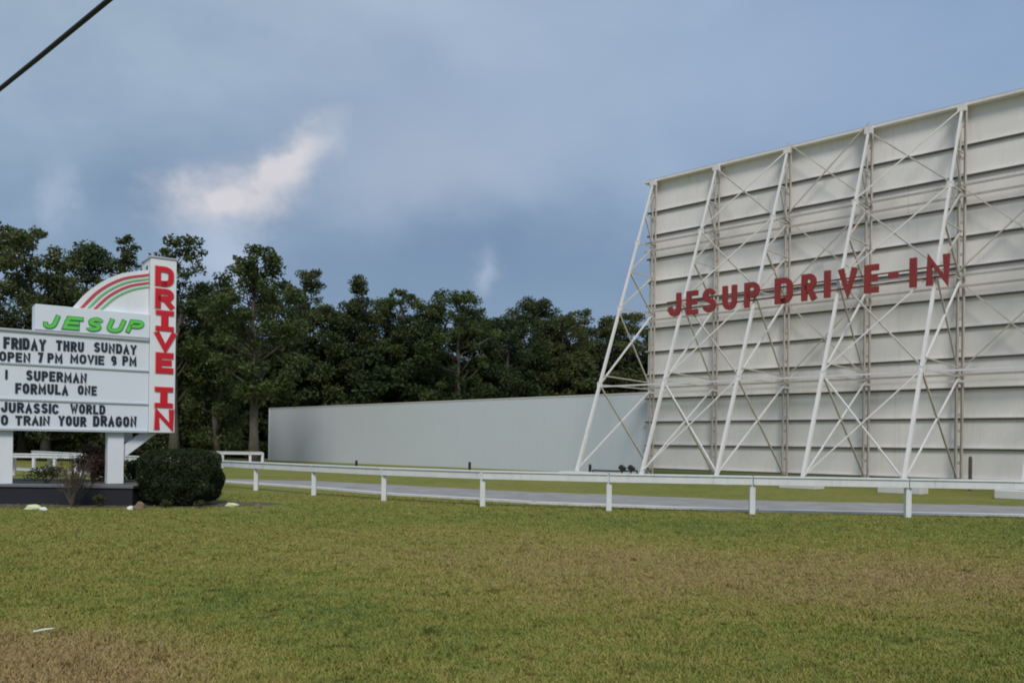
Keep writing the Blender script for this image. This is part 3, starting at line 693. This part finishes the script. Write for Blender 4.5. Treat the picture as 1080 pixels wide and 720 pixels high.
# deep rows: a few prototypes copied
protos = []
for k in range(4):
    V, mb = tree_data(11.0, 4.0, .4, 110, 0, 'dense', .24, 110, 300+k)
    r = empty('broadleaf_tree', 'one of the shadowy trees deep inside the wood, hardly told apart', 'tree', (0, 0, 0), 'trees deep inside the wood')
    npmesh('crown', V, 4, M['leafdark'], r); mb.build('trunk', M['bark'], r, smooth=True); protos.append(r)
spots = []
for i in range(15): spots.append((-62+i*6.2+random.uniform(-1, 1), 78+random.uniform(-2, 2)+max(0, i-6)*1.6))
for i in range(15): spots.append((-60+i*6.6+random.uniform(-1, 1), 89+random.uniform(-2, 2)+max(0, i-6)*1.2))
for i in range(14): spots.append((-55+i*6.6+random.uniform(-1, 1), 84+random.uniform(-2, 2)+max(0, i-6)*1.3))
for i, (x, y) in enumerate(spots):
    p = protos[i % 4]
    if i >= 4:
        q = p.copy(); C.objects.link(q)
        for ch in list(p.children):
            c = ch.copy(); C.objects.link(c); c.parent = q
    else: q = p
    q.location = (x, y, 0); q.rotation_euler.z = random.uniform(0, 6.28); s_ = random.uniform(.85, 1.0); q.scale = (s_*1.1, s_*1.1, s_)
# undergrowth shrubs at the wood's edge left of the wall
def shrub(name, label, loc, rx, ry, h, n, leaf, m, group=None, z0=.05, stems=7, seed=0, cat='shrub', boxy=False, wisps=0, up=.3, bias=.3):
    global rng
    rng = np.random.default_rng(seed)
    root = empty(name, label, cat, loc, group)
    if boxy:
        d = rng.normal(size=(n, 3)); d /= np.linalg.norm(d, axis=1)[:, None]
        p_ = 4.4; k = (np.abs(d)**p_).sum(axis=1)**(-1/p_)
        d = d*k[:, None]*(1-.16*rng.uniform(0, 1, n)**1.5)[:, None]
        a = np.arctan2(d[:, 1], d[:, 0])
        bmp = 1+.035*np.sin(5*a+d[:, 2]*4)+.03*np.sin(11*a+1-d[:, 2]*7)+.03*np.sin(9*d[:, 2]+2*a)
        P = d*bmp[:, None]*np.array([rx, ry, h/2]); P[:, 2] += h/2
        taper = .86+.14*np.clip(P[:, 2]/(h*.35), 0, 1); P[:, 0] *= taper; P[:, 1] *= taper
    else:
        npf = 16; Q = []
        for i in range(npf):
            c = ball(1, .6)[0]*np.array([rx*.7, ry*.7, h*.36])+np.array([0, 0, h*.55]); r = rng.uniform(.3, .5)
            Q.append(ball(n//npf, .5)*np.array([rx*r, ry*r, h*r*.6])+c)
        P = np.concatenate(Q)
    P[:, 2] = np.clip(P[:, 2], z0, None)
    if wisps:
        W = ball(wisps, .2)*np.array([rx*1.06, ry*1.06, h*.54])+np.array([0, 0, h*.52]); P = np.concatenate([P, W]); P[:, 2] = np.clip(P[:, 2], z0, None)
    npmesh('foliage', leaves(P, leaf, .4, .55, up), 4, M[m], root)
    mb = MB()
    for i in range(stems):
        a = rng.uniform(0, 6.28); r = rng.uniform(.3, .8)
        e = Vector((math.cos(a)*rx*r, math.sin(a)*ry*r, h*rng.uniform(.55, .85))); mb.tube([(e.x*.1, e.y*.1, 0), tuple(e*.5+Vector((0, 0, .05))), e], [.025*h, .016*h, .006*h], 5)
    mb.build('stem', M['bark'], root, smooth=True); return root
for i in range(15):
    x = -41+i*1.33+random.uniform(-.5, .5); y = 56+random.uniform(-2, 3)+i*.5
    if y > 66: y = 66
    shrub('shrub', 'one of the dark undergrowth shrubs along the foot of the wood', (x, y, 0), 1.7, 1.3, random.uniform(2.2, 3.6), 2600, .15, 'leafdark', 'undergrowth shrubs along the foot of the wood', seed=400+i)

# the clipped bush and the plants round the sign
b0 = G(187, 534.5)
shrub('clipped_bush', 'large clipped dark green bush with rounded top right of the marquee posts', (b0.x-.22, b0.y+.8, 0), .87, .85, 1.33, 42000, .028, 'bush', boxy=True, wisps=500, seed=1, cat='bush', stems=9)
p = SF(sz(150, 500, -1.6)[0], -1.6, 0); shrub('bush', 'dark bush half hidden between the marquee post and the clipped bush', (p.x, p.y, 0), .65, .6, 1.3, 9000, .03, 'bush', seed=2, cat='bush')
p = SF(sz(100, 500, -.6)[0], -.75, .45); shrub('bush', 'reddish brown bush in the planter beside the right marquee post', (p.x, p.y, .44), .55, .4, 1.0, 10000, .026, 'redbush', seed=3, cat='bush')
p = SF(sz(50, 500, -.6)[0], -.7, .45); shrub('bush', 'thin olive plants in the planter between the marquee posts', (p.x, p.y, .45), .75, .35, .5, 900, .03, 'olive', seed=5, cat='bush', bias=1)
# scraggly bare shrub in front of the planter
root = empty('bare_shrub', 'scraggly nearly bare shrub in front of the planter between the marquee posts', 'shrub', G(76, 534.5))
mb = MB(); rr = random.Random(4); tips = []
for i in range(26):
    a = rr.uniform(0, 6.28); h = rr.uniform(.45, 1.25); r = rr.uniform(.05, .45)
    e = Vector((math.cos(a)*r, math.sin(a)*r, h)); md = e*.5+Vector((rr.uniform(-.06, .06), rr.uniform(-.06, .06), .03))
    mb.tube([(0, 0, 0), md, e], [.014, .009, .004], 5); tips.append(e)
    for k in range(3):
        e2 = e*rr.uniform(.5, .95)+Vector((rr.uniform(-.18, .18), rr.uniform(-.18, .18), rr.uniform(.02, .2))); mb.tube([e*.5, e2], [.006, .003], 4); tips.append(e2)
mb.build('branches', M['bark'], root)
rng = np.random.default_rng(9); TT = np.array([list(t) for t in tips]); P = np.repeat(TT, 12, axis=0)+rng.normal(size=(len(TT)*12, 3))*.06; P[:, 2] = np.clip(P[:, 2], .02, None)
npmesh('foliage', leaves(P, .02, .4, .5, .3), 4, M['redbush'], root)
# little weeds at the foot
for lb, x, y, r, h, sd in (('small green weed at the planter foot left of the brown stone', 105, 534, .22, .3, 11), ('low weed at the left foot of the clipped bush', 175, 536.5, .18, .22, 12), ('low weed at the right foot of the clipped bush', 211, 536, .18, .2, 13)):
    g = G(x, y); shrub('weed', lb, (g.x, g.y, 0), r, r*.8, h, 500, .022, 'olive', seed=sd, cat='weed', stems=4)
def stone(label, x, y, sx, sy, h, m, seed, group=None):
    import bmesh
    g = G(x, y); bm = bmesh.new(); bmesh.ops.create_icosphere(bm, subdivisions=3, radius=1)
    rr = random.Random(seed); ph = [rr.uniform(0, 6) for _ in range(6)]
    for v in bm.verts:
        k = 1+.15*math.sin(3*v.co.x+ph[0])*math.cos(4*v.co.y+ph[1])+.12*math.sin(5*v.co.z+ph[2]+2*v.co.x)
        v.co = Vector((v.co.x*sx*k, v.co.y*sy*k, max(-.3, v.co.z)*h*k+h*.2))
    me = bpy.data.meshes.new('stone'); bm.to_mesh(me); bm.free(); me.materials.append(M[m])
    me.polygons.foreach_set('use_smooth', [True]*len(me.polygons))
    o = bpy.data.objects.new('stone', me); C.objects.link(o); o.location = g; tag(o, label, 'stone', group)
stone('pale yellow-green flat stone on the grass in front of the planter', 35.5, 537, .17, .1, .09, 'stone', 1)
stone('small bright whitish stone touching the yellow-green stone by the planter', 45.5, 538, .08, .07, .07, 'whitestone', 2)
stone('small white stone left of the clipped bush', 137.5, 537, .07, .06, .07, 'whitestone', 3)
stone('brown stone beside the small white stone by the clipped bush', 147, 537, .14, .1, .13, 'brownstone', 4)
stone('pale yellow flat stone just right of the clipped bush', 244.5, 533.5, .17, .11, .07, 'stone', 5)
stone('small dark olive lump on the grass, farther right of the clipped bush', 272, 536, .08, .07, .09, 'brownstone', 6)
# pale stick on the lawn
g = G(45, 669.5); mb = MB(); mb.tube([g+Vector((-.06, -.03, .035)), g+Vector((0, .0, .045)), g+Vector((.065, .04, .05))], [.007, .008, .005], 6)
tag(mb.build('stick', M['whitestone']), 'short pale stick lying on the lawn at the lower left', 'stick')

# ------------------------------------------------------------------ small things by the screen
def bollard(label, x, D, top, w, m, group=None):
    p = at(x, 480, D); mb = MB(); mb.tube([(p.x, D, 0), (p.x, D, top*.93), (p.x, D, top)], [w, w, w*.7], 8)
    tag(mb.build('short_post', M[m]), label, 'post', group)
bollard('short dark post before the left part of the grey wall', 376, 45, .62, .07, 'lamp')
bollard('short dark post before the middle of the grey wall', 495.5, 45, .62, .07, 'lamp')
bollard('short dark post beside the foot of the leftmost screen leg', 622.5, 42.3, .64, .07, 'lamp')
bollard('rusty brown pipe standing before the white screen near its right end', 1023.5, 33.6, 1.35, .07, 'steel')
def flood(label, x, y, D):
    p = at(x, y, D); root = empty('floodlight', label, 'floodlight', (p.x, p.y, 0), 'floodlights on the ground by the screen')
    mb = MB(); d = Vector((.5, -.2, .75)).normalized()
    mb.bar(Vector((p.x-.1, p.y, .42))-d*.08, Vector((p.x-.1, p.y, .42))+d*.14, .42, .3); own(mb.build('lamp_housing', M['lamp'], bevel=.02), root)
    mb = MB(); mb.tube([(p.x-.1, p.y, 0), (p.x-.1, p.y, .36)], [.04, .04], 6); own(mb.build('stand', M['lamp']), root)
flood('black ground floodlight farther left at the lower left corner of the screen', 658, 495, 43.5)
flood('black ground floodlight nearer the lower left corner post of the screen', 667.5, 496, 43.5)
mb = MB(); a, b = at(625, 497, 43.8), at(672, 497, 44.2); mb.tube([(a.x, a.y, .3), ((a.x+b.x)/2, (a.y+b.y)/2, .27), (b.x, b.y, .3)], [.05]*3, 6)
for p in (a, b): mb.tube([(p.x, p.y, 0), (p.x, p.y, .3)], [.04, .04], 6)
tag(mb.build('conduit_pipe', M['lamp']), 'dark low pipe running to the floodlights by the leftmost screen leg', 'pipe')

# overhead cable
A = at(0, 94, 12.0); B = at(115, 0, 9.9); d = (B-A)
mb = MB(); pts = []; 
for k in range(41):
    t = -14+k*.72; p = A+d*t*1.0
    base = A+d*t; pts.append(Vector((base.x, base.y, base.z+.0042*d.length**2*t*(t-1)*.35)))
mb.tube(pts, [.03]*41, 8)
tag(mb.build('overhead_cable', M['cable'], smooth=True), 'thick black overhead cable crossing the upper left corner of the sky', 'cable')

# ------------------------------------------------------------------ grass blades
rng = np.random.default_rng(77)
n = 620000
D = 4.3*(26/4.3)**rng.uniform(0, 1, n)**.9
X = D*rng.uniform(-.72, .72, n)
def interp_line(P, x): 
    xs = np.array([p.x for p in P]); ys = np.array([p.y for p in P]); return np.interp(x, xs, ys)
keep = D < interp_line(nearp[:], X)-.05
X, D = X[keep], D[keep]; n0 = len(X)
# keep blades off the planter
k2 = ~((X > px0-.05) & (X < px1+.05) & (D > PF-.03) & (D < PB+.05))
k2 &= ~((D > 19.35+.25*np.sin(X*2.3)) & (D < 23) & (X < -5.6) & (rng.uniform(size=n0) > .16))
X, D = X[k2], D[k2]; n = len(X)
cl = np.sin(X*3.1+np.sin(D*2.3)*1.5)*np.sin(D*2.7+np.cos(X*1.9))*.5+.5
cl2 = np.sin(X*7.3+3*np.sin(D*1.1))*np.sin(D*6.1+2*np.cos(X*1.7)); h = rng.uniform(.014, .034, n)*(.6+.6*cl+.5*np.clip(cl2, 0, 1))*np.where(rng.uniform(size=n) > .985, 2.0, 1); w = rng.uniform(.0025, .005, n)*(1+.09*D)
a = rng.uniform(0, 2*math.pi, n); lx, ly = rng.normal(size=n)*h*.6, rng.normal(size=n)*h*.6
dx, dy = np.cos(a)*w, np.sin(a)*w
V = np.zeros((n, 3, 3)); V[:, 0] = np.stack([X-dx, D-dy, np.zeros(n)], 1); V[:, 1] = np.stack([X+dx, D+dy, np.zeros(n)], 1); V[:, 2] = np.stack([X+lx, D+ly, h], 1)
g = npmesh('grass', V, 3, M['blade']); tag(g, kind='stuff')

# ------------------------------------------------------------------ world and sun
SUN_EL, SUN_AZ = R(46), (0.12, -0.99)     # direction towards the sun, on the ground plane
w = bpy.data.worlds.new('World'); sc.world = w; w.use_nodes = True; nt = w.node_tree; bg = nt.nodes['Background']
sky = N(nt, 'ShaderNodeTexSky', sky_type='NISHITA'); sky.sun_disc = False; sky.sun_elevation = SUN_EL; sky.sun_rotation = math.atan2(SUN_AZ[0], SUN_AZ[1])
sky.air_density = 1.2; sky.dust_density = 1.5
tc = N(nt, 'ShaderNodeTexCoord').outputs['Generated']
sep = N(nt, 'ShaderNodeSeparateXYZ'); nt.links.new(tc, sep.inputs[0])
az = math_(nt, 'ARCTAN2', sep.outputs[0], sep.outputs[1]); el = math_(nt, 'ARCSINE', sep.outputs[2])
def mapn(scale, sx, sy, sz_, det=5, rough=.55, off=0):
    m = N(nt, 'ShaderNodeMapping'); m.inputs['Scale'].default_value = (sx, sy, sz_); m.inputs['Location'].default_value = (off, off, off)
    nt.links.new(tc, m.inputs['Vector']); return noise(nt, scale, det, rough, vec=m.outputs['Vector'])
n_big = mapn(2.0, 1, 1, 2.2, 4, .5, 3.1); n_mid = mapn(6, 1, 1, 1.6, 5, .55, 1.7); n_f = mapn(22, 1, 1, 1.2, 6, .6)
def AE(x, y):
    d = ray(x, y); return math.atan2(d.x, d.y), math.atan2(d.z, math.hypot(d.x, d.y))
def gauss(x, y, rx, ry, rot=0.0, warp=0.0):
    a0, e0 = AE(x, y); ax, ey = math_(nt, 'SUBTRACT', az, a0), math_(nt, 'SUBTRACT', el, e0)
    if warp:
        ax = math_(nt, 'ADD', ax, math_(nt, 'MULTIPLY', math_(nt, 'SUBTRACT', n_f, .5), warp*.6)); ey = math_(nt, 'ADD', ey, math_(nt, 'MULTIPLY', math_(nt, 'SUBTRACT', n_mid, .5), warp))
    c, s = math.cos(rot), math.sin(rot)
    p = math_(nt, 'DIVIDE', math_(nt, 'ADD', math_(nt, 'MULTIPLY', ax, c), math_(nt, 'MULTIPLY', ey, s)), rx/F)
    q = math_(nt, 'DIVIDE', math_(nt, 'SUBTRACT', math_(nt, 'MULTIPLY', ey, c), math_(nt, 'MULTIPLY', ax, s)), ry/F)
    r2 = math_(nt, 'ADD', math_(nt, 'MULTIPLY', p, p), math_(nt, 'MULTIPLY', q, q))
    return math_(nt, 'EXPONENT', math_(nt, 'MULTIPLY', r2, -1.0))
cloud = ramp(nt, math_(nt, 'ADD', math_(nt, 'MULTIPLY', n_big, .62), math_(nt, 'MULTIPLY', n_mid, .38)), [(.38, (.182, .25, .35)), (.62, (.285, .362, .455))])
# darker towards the horizon, bluer to the right, as the weather is
elr = ramp(nt, math_(nt, 'MULTIPLY', el, 1.0), [(0.0, (.55, .64, .75)), (.18, (.74, .81, .88)), (.42, (1.04, 1.04, 1.03)), (1.0, (1.3, 1.28, 1.25))])
cloud = mixc(nt, 1.0, cloud, elr, 'MULTIPLY')
sk = N(nt, 'ShaderNodeMix', data_type='RGBA'); sk.blend_type = 'MULTIPLY'; sk.inputs[0].default_value = 1; nt.links.new(sky.outputs[0], sk.inputs[6]); sk.inputs[7].default_value = (.08, .08, .08, 1)
col = mixc(nt, .88, sk.outputs[2], cloud)
col = mixc(nt, math_(nt, 'MULTIPLY', gauss(960, 40, 330, 200), .65), col, (.185, .272, .435))
col = mixc(nt, math_(nt, 'MULTIPLY', gauss(560, 90, 300, 130), .4), col, (.33, .40, .52))
col = mixc(nt, math_(nt, 'MULTIPLY', gauss(450, 190, 120, 45, .1, .12), .45), col, (.36, .41, .50))
col = mixc(nt, math_(nt, 'MULTIPLY', gauss(500, 275, 270, 55, 0, .1), .6), col, (.12, .19, .30))
col = mixc(nt, math_(nt, 'MULTIPLY', gauss(230, 262, 40, 40, .3, .1), .6), col, (.42, .48, .6))
col = mixc(nt, math_(nt, 'MULTIPLY', gauss(60, 205, 14, 30, -.3, .09), .35), col, (.4, .47, .58))
col = mixc(nt, math_(nt, 'MULTIPLY', gauss(512, 292, 12, 16, 0, .08), .35), col, (.45, .5, .6))
g1 = gauss(310, 168, 42, 15, .62, .11); g2 = gauss(238, 205, 52, 21, .22, .13)
gg = math_(nt, 'MULTIPLY', math_(nt, 'ADD', g1, g2), math_(nt, 'ADD', .45, math_(nt, 'MULTIPLY', n_f, 1.1))); gg = ramp(nt, gg, [(.04, (0, 0, 0)), (.4, (.4, .4, .4)), (1.0, (1, 1, 1))])
col = mixc(nt, math_(nt, 'MULTIPLY', gg, .8), col, (.56, .535, .55))
nt.links.new(col, bg.inputs['Color']); bg.inputs['Strength'].default_value = 1.0
sun_d = bpy.data.lights.new('sun', 'SUN'); sun_d.energy = 1.5; sun_d.angle = R(16); sun_d.color = (1, .95, .87)
sun = bpy.data.objects.new('sun', sun_d); C.objects.link(sun)
dirv = Vector((SUN_AZ[0]*math.cos(SUN_EL), SUN_AZ[1]*math.cos(SUN_EL), math.sin(SUN_EL)))
sun.rotation_euler = dirv.to_track_quat('Z', 'Y').to_euler(); sun.location = (0, -10, 30)

vs = sc.view_settings; vs.view_transform = 'Standard'; vs.look = 'None'; vs.gamma = 1; vs.exposure = 0.4; vs.use_curve_mapping = False
sc.cycles.max_bounces = 6; sc.cycles.diffuse_bounces = 3; sc.cycles.filter_width = 1.9
